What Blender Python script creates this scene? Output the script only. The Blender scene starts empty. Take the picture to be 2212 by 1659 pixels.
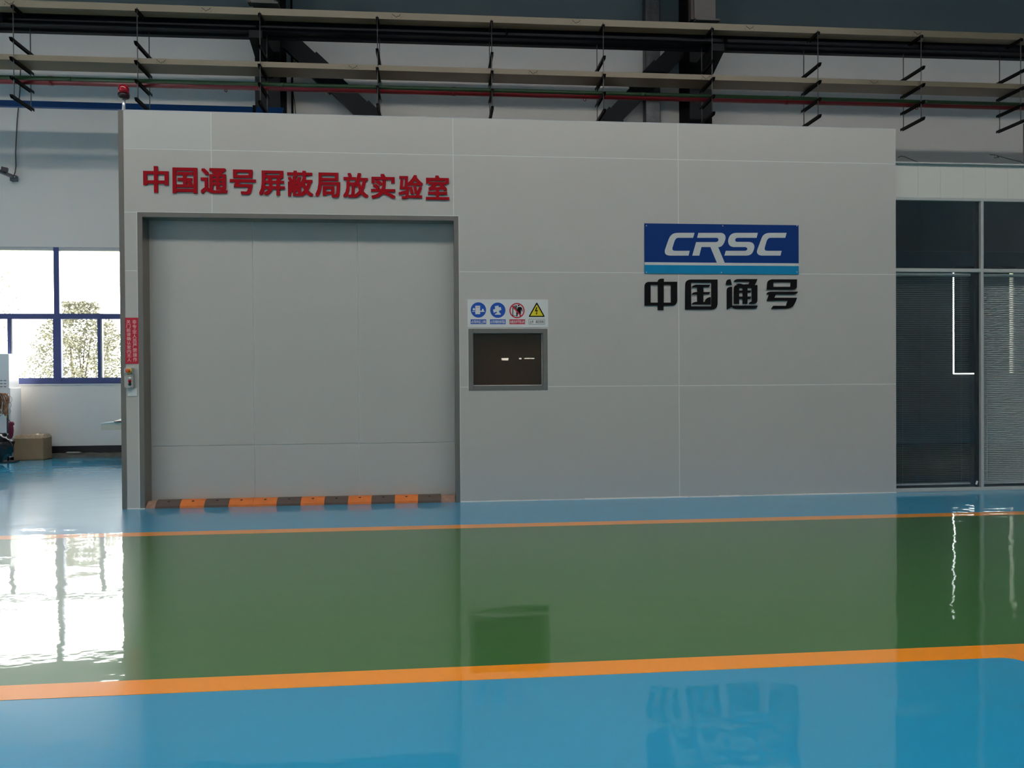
import bpy, bmesh, math, random
from mathutils import Vector, Matrix, noise

# ------------------------------------------------------------------ camera, sky, exposure
sc = bpy.context.scene
COL = sc.collection
FPX, CAM = 1725.0, Vector((0.0, -8.4, 1.312))
YAW, PIT, ROL = math.radians(5.511), math.radians(0.5015), math.radians(-0.3648)
FWD = Vector((math.sin(YAW)*math.cos(PIT), math.cos(YAW)*math.cos(PIT), -math.sin(PIT)))
_r = Vector((math.cos(YAW), -math.sin(YAW), 0)); _u = _r.cross(FWD)
RGT = _r*math.cos(ROL) + _u*math.sin(ROL); UPV = _u*math.cos(ROL) - _r*math.sin(ROL)
cam = bpy.data.cameras.new('camera'); cam.sensor_fit = 'HORIZONTAL'; cam.sensor_width = 36
cam.lens = FPX/2212*36; cam.clip_end = 400
camo = bpy.data.objects.new('camera', cam); COL.objects.link(camo)
m = Matrix.Identity(4)
for i in range(3):
    m[i][0], m[i][1], m[i][2], m[i][3] = RGT[i], UPV[i], -FWD[i], CAM[i]
camo.matrix_world = m
sc.camera = camo

world = bpy.data.worlds.new('world'); sc.world = world; world.use_nodes = True
bg = world.node_tree.nodes['Background']
bg.inputs[0].default_value = (1.0, .985, .955, 1); bg.inputs[1].default_value = 11.5   # even overcast sky
sc.view_settings.view_transform = 'Standard'; sc.view_settings.look = 'None'
sc.view_settings.gamma = 1.0; sc.view_settings.exposure = 0.0; sc.view_settings.use_curve_mapping = False
sc.cycles.max_bounces = 8; sc.cycles.diffuse_bounces = 5; sc.cycles.glossy_bounces = 4
sc.cycles.transparent_max_bounces = 12; sc.cycles.caustics_reflective = False; sc.cycles.caustics_refractive = False
sc.cycles.use_denoising = True

def ray(x, y): return FWD + RGT*((x-1106)/FPX) - UPV*((y-829.5)/FPX)
def W(x, y, Y):                     # world point on the plane Y that a measured photo point lies on
    d = ray(x, y); return CAM + d*((Y-CAM.y)/d.y)
def WZ(x, y, Z=0.0):
    d = ray(x, y); return CAM + d*((Z-CAM.z)/d.z)

# ------------------------------------------------------------------ materials
def s2l(c): return tuple(((v/255)/12.92 if v/255 <= .04045 else ((v/255+.055)/1.055)**2.4) for v in c)
MATS = {}
def mat(name, col, rough=.5, metal=0., var=0., vscale=4., bump=0., bscale=60., spec=.5, coat=0., stretch=(1,1,1), bdist=.002):
    if name in MATS: return MATS[name]
    M = bpy.data.materials.new(name); M.use_nodes = True; nt = M.node_tree; N = nt.nodes; L = nt.links
    b = N['Principled BSDF']; b.inputs['Base Color'].default_value = (*col, 1); b.inputs['Roughness'].default_value = rough
    b.inputs['Metallic'].default_value = metal; b.inputs['Specular IOR Level'].default_value = spec
    b.inputs['Coat Weight'].default_value = coat; b.inputs['Coat Roughness'].default_value = .08
    if var or bump:
        tc = N.new('ShaderNodeTexCoord'); mp = N.new('ShaderNodeMapping'); mp.inputs['Scale'].default_value = stretch
        L.new(tc.outputs['Object'], mp.inputs['Vector'])
    if var:
        nz = N.new('ShaderNodeTexNoise'); nz.inputs['Scale'].default_value = vscale; nz.inputs['Detail'].default_value = 4
        L.new(mp.outputs[0], nz.inputs['Vector'])
        mx = N.new('ShaderNodeMix'); mx.data_type = 'RGBA'
        mx.inputs[6].default_value = (*[max(0, v*(1-var)) for v in col], 1)
        mx.inputs[7].default_value = (*[min(1, v*(1+var)) for v in col], 1)
        L.new(nz.outputs['Fac'], mx.inputs[0]); L.new(mx.outputs[2], b.inputs['Base Color'])
    if bump:
        nb = N.new('ShaderNodeTexNoise'); nb.inputs['Scale'].default_value = bscale; nb.inputs['Detail'].default_value = 3
        L.new(mp.outputs[0], nb.inputs['Vector'])
        bp = N.new('ShaderNodeBump'); bp.inputs['Strength'].default_value = bump; bp.inputs['Distance'].default_value = bdist
        L.new(nb.outputs['Fac'], bp.inputs['Height']); L.new(bp.outputs[0], b.inputs['Normal'])
    MATS[name] = M; return M
def glass(name, tint, ior=1.5, refl=1.0):
    M = bpy.data.materials.new(name); M.use_nodes = True; nt = M.node_tree; N = nt.nodes; L = nt.links
    for n in list(N): N.remove(n)
    out = N.new('ShaderNodeOutputMaterial'); mix = N.new('ShaderNodeMixShader')
    tr = N.new('ShaderNodeBsdfTransparent'); tr.inputs[0].default_value = (*tint, 1)
    gl = N.new('ShaderNodeBsdfGlossy'); gl.inputs['Roughness'].default_value = .01; gl.inputs[0].default_value = (refl, refl, refl, 1)
    fr = N.new('ShaderNodeFresnel'); geo = N.new('ShaderNodeNewGeometry'); mr = N.new('ShaderNodeMapRange')   # same reflectance on both faces of the sheet
    mr.inputs['To Min'].default_value = ior; mr.inputs['To Max'].default_value = 1/ior
    L.new(geo.outputs['Backfacing'], mr.inputs['Value']); L.new(mr.outputs[0], fr.inputs[0])
    L.new(fr.outputs[0], mix.inputs[0]); L.new(tr.outputs[0], mix.inputs[1]); L.new(gl.outputs[0], mix.inputs[2]); L.new(mix.outputs[0], out.inputs[0])
    MATS[name] = M; return M
def floor_mat(name, col):
    # self-levelling epoxy: glossy, with slow waves left by the trowel
    M = bpy.data.materials.new(name); M.use_nodes = True; nt = M.node_tree; N = nt.nodes; L = nt.links
    b = N['Principled BSDF']; b.inputs['Roughness'].default_value = .32; b.inputs['IOR'].default_value = 1.45; b.inputs['Coat Weight'].default_value = 1; b.inputs['Coat Roughness'].default_value = .03; b.inputs['Coat IOR'].default_value = 1.38; b.inputs['Specular IOR Level'].default_value = .14
    tc = N.new('ShaderNodeTexCoord')
    nz = N.new('ShaderNodeTexNoise'); nz.inputs['Scale'].default_value = 1.1; nz.inputs['Detail'].default_value = 5
    L.new(tc.outputs['Object'], nz.inputs['Vector'])
    mx = N.new('ShaderNodeMix'); mx.data_type = 'RGBA'
    mx.inputs[6].default_value = (*[v*.93 for v in col], 1); mx.inputs[7].default_value = (*[min(1, v*1.07) for v in col], 1)
    L.new(nz.outputs['Fac'], mx.inputs[0]); L.new(mx.outputs[2], b.inputs['Base Color'])
    mp = N.new('ShaderNodeMapping'); mp.inputs['Scale'].default_value = (1.0, 1.5, 1); mp.inputs['Rotation'].default_value = (0, 0, .25)
    L.new(tc.outputs['Object'], mp.inputs['Vector'])
    n1 = N.new('ShaderNodeTexNoise'); n1.inputs['Scale'].default_value = 1.7; n1.inputs['Detail'].default_value = 1.5
    n2 = N.new('ShaderNodeTexNoise'); n2.inputs['Scale'].default_value = 6.5; n2.inputs['Detail'].default_value = 2
    L.new(mp.outputs[0], n1.inputs['Vector']); L.new(mp.outputs[0], n2.inputs['Vector'])
    b1 = N.new('ShaderNodeBump'); b1.inputs['Strength'].default_value = 1; b1.inputs['Distance'].default_value = .0042
    b2 = N.new('ShaderNodeBump'); b2.inputs['Strength'].default_value = 1; b2.inputs['Distance'].default_value = .0007
    L.new(n1.outputs['Fac'], b1.inputs['Height']); L.new(n2.outputs['Fac'], b2.inputs['Height'])
    L.new(b1.outputs[0], b2.inputs['Normal']); L.new(b2.outputs[0], b.inputs['Normal']); L.new(b2.outputs[0], b.inputs['Coat Normal'])
    MATS[name] = M; return M

PANEL = mat('chamber_panel', (.555, .51, .46), .42, .35, var=.04, vscale=1.3, bump=.05, bscale=3, bdist=.01)
PANEL2 = mat('chamber_panel_pale', (.60, .57, .525), .42, .30, var=.04, vscale=1.3, bump=.05, bscale=3, bdist=.01)
DOORM = mat('door_panel', (.55, .51, .46), .42, .35, var=.03, vscale=1.1, bump=.05, bscale=3, bdist=.01)
SEAL = mat('white_sealant', (.72, .70, .65), .6, var=.06, vscale=30)
STEEL = mat('brushed_steel', (.33, .285, .245), .34, .95, var=.12, vscale=14, stretch=(30, 30, 1))
FBLUE = floor_mat('blue_epoxy', (.016, .285, .485))
FGREEN = floor_mat('green_epoxy', (.038, .138, .030))
FORANGE = floor_mat('orange_line_paint', (.95, .29, .006))
WALLW = mat('back_wall_white', (.80, .74, .68), .85, var=.05, vscale=.8, bump=.05, bscale=40)
WALLUP = mat('upper_wall_dark', (.10, .135, .14), .7, var=.15, vscale=.7)  # darker tone for the back wall above the girder
HALLW = mat('hall_wall', (.46, .49, .51), .85, var=.04, vscale=1)
ROOFM = mat('roof_deck', (.18, .22, .26), .8, var=.1, vscale=1)
DARK = mat('dark_steel_paint', (.005, .006, .008), .5, var=.2, vscale=3, spec=.25)
NAVY = mat('navy_girder_paint', (.006, .006, .011), .45, var=.2, vscale=2, spec=.25)
ARMM = mat('black_strut', (.007, .006, .007), .5, spec=.25)
RODM = mat('galvanised_rod', (.22, .20, .19), .4, .6)
TRAY = mat('cream_tray', (.25, .195, .12), .32, .1, var=.07, vscale=3)
TRUNK = mat('dull_trunking', (.17, .14, .12), .5, var=.08)
REDP = mat('red_pipe_paint', (.23, .006, .014), .35, var=.1, vscale=6)
GREENP = mat('green_pipe_paint', (.018, .055, .016), .4, var=.35, vscale=30)
BLUEP = mat('blue_rail_paint', (.012, .075, .25), .35, var=.1, vscale=5)
WINBLUE = mat('blue_window_alu', (.055, .075, .23), .4, .1)
SILVER = mat('silver_alu', (.55, .55, .56), .35, .6)
PARTW = mat('partition_grey', (.40, .40, .37), .5, var=.03)
HEADW = mat('header_panel', (.56, .53, .47), .6, var=.03, vscale=2)
SLAT = mat('blind_slat', (.78, .74, .70), .4, .1)
OFFW = mat('office_wall', (.36, .39, .40), .85)
OFFF = mat('office_floor', (.10, .10, .10), .6)
SHADE = mat('roller_shade', (.10, .10, .10), .9)
BLACK = mat('black_plastic', (.012, .011, .012), .45)
BLACKL = mat('black_letter', (.006, .005, .006), .6, spec=.1)
REDL = mat('red_acrylic', (.36, .002, .008), .45, spec=.15)
WHITE = mat('white_plastic', (.72, .72, .70), .45)
GREYP = mat('grey_plastic', (.42, .41, .38), .5)
CBLUE = mat('logo_blue', (.0015, .030, .165), .5, var=.05, spec=.2)
CCYAN = mat('logo_cyan', (.004, .21, .40), .5, var=.05, spec=.2)
CWHITE = mat('logo_white', (.54, .53, .51), .5)
SIGNW = mat('sign_white', (.66, .65, .63), .4)
SBLUE = mat('sign_blue', (.008, .075, .40), .4)
SRED = mat('sign_red', (.52, .010, .035), .4)
SYEL = mat('sign_yellow', (.70, .55, .010), .4)
STICK = mat('red_sticker', (.50, .012, .035), .45)
STXT = mat('pale_sticker_text', (.75, .45, .42), .5)
ORB = mat('orange_button', (.75, .10, .02), .35)
YEL = mat('yellow_collar', (.70, .50, .06), .45)
BEAC = mat('beacon_lens', (.45, .003, .012), .12, coat=.6)
BEACB = mat('beacon_base', (.025, .004, .006), .3)
CHROME = mat('chrome', (.80, .80, .80), .25, .6)
RUBD = mat('dark_rubber', (.085, .058, .045), .75, var=.25, vscale=12, bump=.3, bscale=80)
RUBO = mat('orange_rubber', (.62, .155, .025), .7, var=.2, vscale=12, bump=.3, bscale=80)
RUBE = mat('worn_rubber', (.30, .17, .12), .8, var=.5, vscale=14, bump=.4, bscale=40)
CONC = mat('kerb_concrete', (.14, .13, .11), .9, var=.5, vscale=9, bump=.5, bscale=30, bdist=.01)
BASEB = mat('black_skirting', (.008, .007, .010), .5)
CARD = mat('cardboard', (.30, .195, .11), .8, var=.15, vscale=6)
FILM = mat('cling_film', (.42, .31, .21), .2, var=.4, vscale=25)
CORD = mat('copper_cord', (.26, .11, .045), .45, var=.3, vscale=20)
CORDW = mat('clear_cord', (.55, .48, .42), .35)
BAG = mat('black_bag', (.010, .010, .013), .22)
PINK = mat('magenta_cloth', (.20, .012, .05), .7)
CABW = mat('cabinet_white', (.75, .75, .75), .4)
BENCH = mat('bench_laminate', (.66, .58, .45), .5)
BENCHT = mat('bench_top_white', (.80, .80, .78), .35)
LEAF = mat('leaf_green', (.24, .24, .185), .5, var=.5, vscale=3)
BARK = mat('bark', (.12, .09, .06), .9)
GRASS = mat('outdoor_ground', (.22, .24, .10), .95, var=.3, vscale=1)
FOIL = mat('foil_wrap', (.085, .085, .09), .35, .6, var=.35, vscale=7, bump=.6, bscale=18, bdist=.01)
WIREM = mat('dark_wire', (.02, .016, .014), .6)
GCLEAR = glass('window_glass', (.97, .98, .98))
GOFF = glass('office_glass', (.82, .86, .86), 1.55)
GOBS = glass('brown_glass', (.75, .66, .48), 1.5)

# ------------------------------------------------------------------ mesh helpers
def link(name, me, mt=None, parent=None):
    o = bpy.data.objects.new(name, me); COL.objects.link(o)
    if mt is not None and me is not None and not me.materials: me.materials.append(mt)
    if parent is not None: o.parent = parent
    return o
def thing(name, label, cat, loc=(0, 0, 0), group=None):
    o = bpy.data.objects.new(name, None); COL.objects.link(o); o.empty_display_size = .1
    o.location = loc; o['label'] = label; o['category'] = cat
    if group: o['group'] = group
    return o
def tag(o, label, cat, group=None):
    o['label'] = label; o['category'] = cat
    if group: o['group'] = group
    return o
def struct(o): o['kind'] = 'structure'; return o
def struct_empty(name, loc=(0, 0, 0)):
    o = bpy.data.objects.new(name, None); COL.objects.link(o); o.location = loc; o['kind'] = 'structure'; return o
def P(o):  # parent offset: children are given in world coordinates
    return Vector(o.location) if o is not None else Vector((0, 0, 0))
def bm_me(bm, name='mesh', smooth=False):
    me = bpy.data.meshes.new(name); bm.to_mesh(me); bm.free()
    if smooth:
        for p in me.polygons: p.use_smooth = True
    return me
def add_box(bm, a, b):
    a, b = Vector(a), Vector(b)
    lo = Vector([min(a[i], b[i]) for i in range(3)]); hi = Vector([max(a[i], b[i]) for i in range(3)])
    vs = [bm.verts.new((x, y, z)) for x in (lo.x, hi.x) for y in (lo.y, hi.y) for z in (lo.z, hi.z)]
    for f in ((0, 1, 3, 2), (4, 6, 7, 5), (0, 4, 5, 1), (2, 3, 7, 6), (0, 2, 6, 4), (1, 5, 7, 3)): bm.faces.new([vs[i] for i in f])
def box(name, a, b, mt, parent=None, bev=0.0, seg=1):
    bm = bmesh.new(); off = P(parent); add_box(bm, Vector(a)-off, Vector(b)-off)
    bmesh.ops.recalc_face_normals(bm, faces=bm.faces)
    if bev: bmesh.ops.bevel(bm, geom=bm.edges, offset=bev, segments=seg, affect='EDGES', profile=.5)
    return link(name, bm_me(bm, name), mt, parent)
def beam(name, p, q, w, h, mt, parent=None, up=Vector((0, 0, 1))):   # box section along p-q
    off = P(parent); p, q = Vector(p)-off, Vector(q)-off; d = (q-p).normalized()
    s = d.cross(up)
    if s.length < 1e-4: s = d.cross(Vector((0, 1, 0)))
    s.normalize(); u = s.cross(d)
    bm = bmesh.new(); vs = [bm.verts.new(c + s*(w/2*i) + u*(h/2*j)) for c in (p, q) for i in (-1, 1) for j in (-1, 1)]
    for f in ((0, 1, 3, 2), (4, 6, 7, 5), (0, 4, 5, 1), (2, 3, 7, 6), (0, 2, 6, 4), (1, 5, 7, 3)): bm.faces.new([vs[i] for i in f])
    bmesh.ops.recalc_face_normals(bm, faces=bm.faces)
    return link(name, bm_me(bm, name), mt, parent)
def profile_beam(name, p, q, prof, mt, parent=None):  # closed (y,z) profile swept from p to q (mostly along X)
    off = P(parent); p, q = Vector(p)-off, Vector(q)-off
    bm = bmesh.new(); n = len(prof)
    A = [bm.verts.new(p+Vector((0, y, z))) for y, z in prof]; B = [bm.verts.new(q+Vector((0, y, z))) for y, z in prof]
    for i in range(n): bm.faces.new((A[i], A[(i+1) % n], B[(i+1) % n], B[i]))
    bm.faces.new(A); bm.faces.new(B[::-1]); bmesh.ops.recalc_face_normals(bm, faces=bm.faces)
    return link(name, bm_me(bm, name), mt, parent)
def tube(name, pts, r, mt, parent=None, n=8, closed=False):
    off = P(parent); pts = [Vector(p)-off for p in pts]; bm = bmesh.new(); rings = []
    m_ = len(pts); ref = None
    for i, p in enumerate(pts):
        a = pts[(i-1) % m_] if (closed or i > 0) else p; b = pts[(i+1) % m_] if (closed or i < m_-1) else p
        d = (b-a).normalized()
        if ref is None: ref = Vector((0, 0, 1)) if abs(d.z) < .9 else Vector((1, 0, 0))
        s = d.cross(ref).normalized(); u = s.cross(d).normalized(); ref = u
        rr = r[i] if isinstance(r, (list, tuple)) else r
        rings.append([bm.verts.new(p + s*(rr*math.cos(2*math.pi*k/n)) + u*(rr*math.sin(2*math.pi*k/n))) for k in range(n)])
    for i in range(m_ if closed else m_-1):
        A, B = rings[i], rings[(i+1) % m_]
        for k in range(n): bm.faces.new((A[k], A[(k+1) % n], B[(k+1) % n], B[k]))
    if not closed: bm.faces.new(rings[0][::-1]); bm.faces.new(rings[-1])
    bmesh.ops.recalc_face_normals(bm, faces=bm.faces)
    return link(name, bm_me(bm, name, True), mt, parent)
def lathe(name, prof, c, mt, parent=None, axis='Z', n=24):   # prof = (radius, height) along axis from c
    c = Vector(c)-P(parent); bm = bmesh.new(); rings = []
    def pt(r, h, a):
        if axis == 'Z': return c+Vector((r*math.cos(a), r*math.sin(a), h))
        return c+Vector((r*math.cos(a), -h, r*math.sin(a)))       # axis towards -Y
    for r, h in prof:
        rings.append([bm.verts.new(pt(r, h, 2*math.pi*k/n)) for k in range(n)] if r > 1e-6 else [bm.verts.new(pt(0, h, 0))])
    for A, B in zip(rings, rings[1:]):
        for k in range(n):
            f = [A[k % len(A)], A[(k+1) % len(A)], B[(k+1) % len(B)], B[k % len(B)]]
            f = list(dict.fromkeys(f))
            if len(f) > 2: bm.faces.new(f)
    for R_ in (rings[0], rings[-1]):
        if len(R_) > 2: bm.faces.new(R_)
    bmesh.ops.recalc_face_normals(bm, faces=bm.faces)
    me = bm_me(bm, name, True)
    for p in me.polygons:
        if len(p.vertices) > 4: p.use_smooth = False
    return link(name, me, mt, parent)
def holed(name, a0, a1, b0, b1, holes, t0, t1, mt, plane='XZ', parent=None):
    """One slab with rectangular openings; a,b are the in-plane axes, t0..t1 the thickness."""
    off = P(parent)
    A = sorted({a0, a1, *[v for h in holes for v in h[:2]]}); B = sorted({b0, b1, *[v for h in holes for v in h[2:]]})
    A = [v for v in A if a0 <= v <= a1]; B = [v for v in B if b0 <= v <= b1]
    inside = lambda x, z: any(h[0] < x < h[1] and h[2] < z < h[3] for h in holes)
    cell = {(i, j): not inside((A[i]+A[i+1])/2, (B[j]+B[j+1])/2) for i in range(len(A)-1) for j in range(len(B)-1)}
    bm = bmesh.new(); vs = {}
    def V(i, j, k):
        if (i, j, k) not in vs:
            a, b, t = A[i], B[j], (t0, t1)[k]
            p = {'XZ': (a, t, b), 'XY': (a, b, t), 'YZ': (t, a, b)}[plane]
            vs[(i, j, k)] = bm.verts.new(Vector(p)-off)
        return vs[(i, j, k)]
    for (i, j), s in cell.items():
        if not s: continue
        for k in (0, 1): bm.faces.new([V(i, j, k), V(i+1, j, k), V(i+1, j+1, k), V(i, j+1, k)])
        for di, dj, e in ((-1, 0, ((i, j), (i, j+1))), (1, 0, ((i+1, j), (i+1, j+1))), (0, -1, ((i, j), (i+1, j))), (0, 1, ((i, j+1), (i+1, j+1)))):
            if not cell.get((i+di, j+dj), False):
                bm.faces.new([V(*e[0], 0), V(*e[1], 0), V(*e[1], 1), V(*e[0], 1)])
    bmesh.ops.recalc_face_normals(bm, faces=bm.faces)
    return link(name, bm_me(bm, name), mt, parent)
def shape(name, loops, Y, th, mt, parent=None):
    """Flat cut-out: (x,z) outlines, holes included, lying on plane Y and th thick towards -Y."""
    cu = bpy.data.curves.new(name, 'CURVE'); cu.dimensions = '2D'; cu.fill_mode = 'BOTH'; cu.extrude = th/2
    for lp in loops:
        s = cu.splines.new('POLY'); s.points.add(len(lp)-1); s.use_cyclic_u = True
        for pt, (x, z) in zip(s.points, lp): pt.co = (x, z, 0, 1)
    o = bpy.data.objects.new(name, cu); COL.objects.link(o)
    me = bpy.data.meshes.new_from_object(o.evaluated_get(bpy.context.evaluated_depsgraph_get()))
    bpy.data.objects.remove(o); bpy.data.curves.remove(cu)
    off = P(parent)
    for v in me.vertices: v.co = Vector((v.co.x, Y-th/2-v.co.z, v.co.y))-off
    me.name = name; me.materials.clear()
    return link(name, me, mt, parent)
GLYPH = {}
def glyph_data(ch):
    if ch not in GLYPH:
        c = bpy.data.curves.new('glyph', 'FONT'); c.body = ch; c.size = 1; c.extrude = .5; c.resolution_u = 3
        o = bpy.data.objects.new('glyph', c); COL.objects.link(o)
        me = bpy.data.meshes.new_from_object(o.evaluated_get(bpy.context.evaluated_depsgraph_get()))
        GLYPH[ch] = ([v.co.copy() for v in me.vertices], [tuple(p.vertices) for p in me.polygons])
        bpy.data.objects.remove(o); bpy.data.curves.remove(c); bpy.data.meshes.remove(me)
    return GLYPH[ch]
def character(name, ch, x0, x1, z0, z1, Y, th, mt, parent=None, bold=(0, 0), slope=0.0):
    vs, fs = glyph_data(ch); V, F = [], []
    sh = [(0, 0)] if bold == (0, 0) else [(0, 0)]+[(i*bold[0], j*bold[1]) for i in (-1, 1) for j in (-1, 1)]
    for n_, (dx, dy) in enumerate(sh):
        b = len(V); V += [Vector((v.x+dx, v.y+dy, v.z + .02*n_)) for v in vs]; F += [tuple(i+b for i in f) for f in fs]
    xs = [v.x for v in V]; ys = [v.y for v in V]; off = P(parent)
    fx = (x1-x0)/(max(xs)-min(xs)); fy = (z1-z0)/(max(ys)-min(ys)); mx, my = min(xs), min(ys)
    pts = [Vector((x0+(v.x-mx)*fx, Y-th/2-v.z*th, z0+(v.y-my)*fy + slope*(v.x-mx)*fx))-off for v in V]
    me = bpy.data.meshes.new(name); me.from_pydata(pts, [], F); me.update()
    return link(name, me, mt, parent)
def px_loop(pts, o, s, Y=0.0): return [(w.x, w.z) for w in (W(o[0]+u/s, o[1]+v/s, Y) for u, v in pts)]
def soften(lp):                      # rounds the gentle bends of an outline, keeps its sharp corners
    for _ in range(2):
        out = []; n = len(lp); V_ = [Vector(p) for p in lp]
        for i in range(n):
            a, b, c = V_[i-1], V_[i], V_[(i+1) % n]; u, v = b-a, c-b
            if u.length > 1e-9 and v.length > 1e-9 and u.angle(v) < math.radians(50):
                k = .25*min(u.length, v.length); out += [tuple(b-u.normalized()*k), tuple(b+v.normalized()*k)]
            else: out.append(tuple(b))
        lp = out
    return lp
def circle(cx, cz, r, n=40): return [(cx+r*math.cos(2*math.pi*k/n), cz+r*math.sin(2*math.pi*k/n)) for k in range(n)]

# ------------------------------------------------------------------ the hall
HX0, HX1, HY0, YB, HZ = -16.0, 17.0, -18.0, 5.9, 12.0
floor = struct(box('floor', (HX0, HY0, -.2), (HX1, 6.1, 0), FBLUE))
YL1, YL2, LW = -1.38, -4.87, .165
box('green_aisle', (HX0, YL2, -.01), (HX1, YL1, .0006), FGREEN, floor)
for yl, lab in ((YL1, 'thin orange line painted on the floor near the chamber wall'), (YL2, 'broad orange line painted on the floor nearest the camera')):
    tag(box('floor_line', (HX0, yl-LW/2, -.01), (HX1, yl+LW/2, .0012), FORANGE), lab, 'floor line', 'orange lines edging the green aisle')
cx_, cy_ = WZ(2206, 1424).x, YL2-LW/2
lp_ = [(cx_+LW, YL2+LW/2-.001), (cx_+LW, -10.0), (cx_, -10.0), (cx_, cy_-.09)]+[(cx_-.09+.09*math.cos(t*math.pi/12), cy_-.09+.09*math.sin(t*math.pi/12)) for t in range(1, 7)]+[(cx_-.09, cy_+.001), (cx_, cy_+.001), (cx_, YL2+LW/2-.001)]
bm = bmesh.new(); top_ = [bm.verts.new((x, y, .0016)) for x, y in lp_]; f_ = bm.faces.new(top_)
ex_ = bmesh.ops.extrude_face_region(bm, geom=[f_]); bmesh.ops.translate(bm, verts=[v for v in ex_['geom'] if isinstance(v, bmesh.types.BMVert)], vec=(0, 0, -.01))
bmesh.ops.recalc_face_normals(bm, faces=bm.faces)
tag(link('floor_line', bm_me(bm), FORANGE), 'orange floor line turning towards the camera at the right edge', 'floor line', 'orange lines edging the green aisle')
# long window of the left bay, and the shaded window behind the office
wl, wr = W(-270, 680, YB).x, W(312, 680, YB).x
wz0, wz1 = (W(150, 829, YB).z, W(150, 534, YB).z)
ol, orr, oz0, oz1 = W(2056, 700, YB).x, W(2187, 700, YB).x, W(2120, 808, YB).z, W(2120, 586, YB).z
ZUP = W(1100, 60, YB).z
struct(holed('wall_back', HX0, HX1, 0, ZUP, [(wl, wr, wz0, wz1), (ol, orr, oz0, oz1)], YB, YB+.2, WALLW))
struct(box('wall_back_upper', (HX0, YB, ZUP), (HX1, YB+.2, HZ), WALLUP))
struct(holed('wall_left', HY0, YB, 0, HZ, [(1.0, 4.0, 1.2, 2.6), (-14, -10, 1.2, 2.6)], HX0-.2, HX0, HALLW, 'YZ'))
struct(box('wall_right', (HX1, HY0, 0), (HX1+.2, YB, HZ), HALLW))
struct(holed('wall_front', HX0, HX1, 0, HZ, [(2.22, 2.46, 1.87, 1.95), (2.8, 2.9, 1.90, 1.95), (2.98, 3.34, 1.915, 1.95), (15.2, 15.6, 2.2, 2.28), (13.0, 13.5, 2.3, 2.36)], HY0-.2, HY0, HALLW))
struct(holed('ceiling', HX0, HX1, HY0, 6.1, [(-15, 14, -9.5, -7.5)], HZ, HZ+.2, ROOFM, 'XY'))
struct(box('ground', (-60, 6.1, -.5), (60, 90, -.25), GRASS))
struct(box('baseboard_back', (-15.9, YB-.015, .06), (-2.8, YB, W(200, 962.5, YB).z), BASEB))

# ------------------------------------------------------------------ left bay window
win = struct_empty('window_1', (wl, YB, wz0))
fy0, fy1 = YB+.02, YB+.09
xm = W(121.5, 680, YB).x; tz = W(121, 683, YB).z
bay = 1.57
fw = .055
box('frame_bottom', (wl, fy0, wz0), (wr, fy1, W(150, 816, YB).z), WINBLUE, win)
box('frame_top', (wl, fy0, W(150, 541, YB).z), (wr, fy1, wz1), SILVER, win)
box('sill', (wl, YB-.02, wz0-.02), (wr, YB+.02, wz0), WHITE, win)
k = 0
xs_m = [xm+bay*i for i in (-3, -2, -1, 0, 1)]
for x in xs_m:
    if wl+.02 < x < wr-.02:
        box('mullion', (x-.065, fy0-.004, wz0), (x+.065, fy1, tz), WINBLUE, win)
        box('mullion', (x-.045, fy0-.004, tz), (x+.045, fy1, wz1), WINBLUE, win)
box('transom', (wl, fy0-.002, tz-.045), (wr, fy1, tz+.045), WINBLUE, win)
zf0, zf1 = W(150, 816, YB).z, W(150, 541, YB).z
for i in range(-3, 2):
    a, b = max(wl, xm+bay*(i-1)), min(wr, xm+bay*i)
    if b-a < .1: continue
    box('pane', (a+.04, YB+.05, tz+.04), (b-.04, YB+.056, zf1+.01), GCLEAR, win)
    s = a + (b-a)*.52 if i != 1 else W(216, 760, YB).x
    st = box('sash_stile', (s-.045, fy0-.01, zf0), (s+.0, fy1-.03, tz-.04), WINBLUE, win)
    box('sash_stile', (s+.0, fy0+.01, zf0), (s+.028, fy1-.01, tz-.04), SILVER, win)
    la = box('latch', (s-.02, fy0-.035, W(216, 764, YB).z), (s+.03, fy0-.008, W(216, 752, YB).z), BLACK, st)
    box('pane', (a+.05, YB+.045, zf0-.01), (s-.03, YB+.051, tz-.03), GCLEAR, win)
    box('pane', (s+.02, YB+.062, zf0-.01), (b-.05, YB+.068, tz-.03), GCLEAR, win)

# ------------------------------------------------------------------ the shielded chamber
DEP = 4.0
XL, XR = W(263, 600, 0).x, W(1934.5, 600, 0).x
XL = -3.105; XR = 5.088; ZT = 4.025
DX0, DX1, DZ = -2.980, .258, 3.0          # door frame outer edges
OX0, OX1, OZ0, OZ1 = .352, 1.193, 1.172, 1.822   # observation window frame, outer
ch = thing('test_chamber', 'large silver-grey panelled test chamber standing on the blue floor', 'test chamber', (XL, 0, 0))
BK = .0018
holed('sealant_backing', XL, XR, 0, ZT, [(DX0+.02, DX1-.02, -1, DZ-.02), (OX0+.03, OX1-.03, OZ0+.03, OZ1-.03)], BK, .08, SEAL, 'XZ', ch)
box('side_wall', (XL, .08, 0), (XL+.06, DEP, ZT), PANEL, ch); box('side_wall', (XR-.06, .08, 0), (XR, DEP, ZT), PANEL, ch)
box('rear_wall', (XL+.06, DEP-.06, 0), (XR-.06, DEP, ZT), PANEL, ch)
box('roof', (XL, .08, ZT-.06), (XR, DEP, ZT), PANEL, ch)
g = .0042
VA, VB, VC = -2.247, .207, 2.622
zh1 = [3.642, 3.642]; H1 = (W(264, 318, 0).z+W(1000, 340, 0).z+W(1934, 351, 0).z)/3
H2 = (W(995, 590, 0).z+W(1920, 590.8, 0).z+W(281, 581, 0).z)/3; H3 = (W(1190, 835, 0).z+W(1905, 829.5, 0).z)/2
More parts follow.
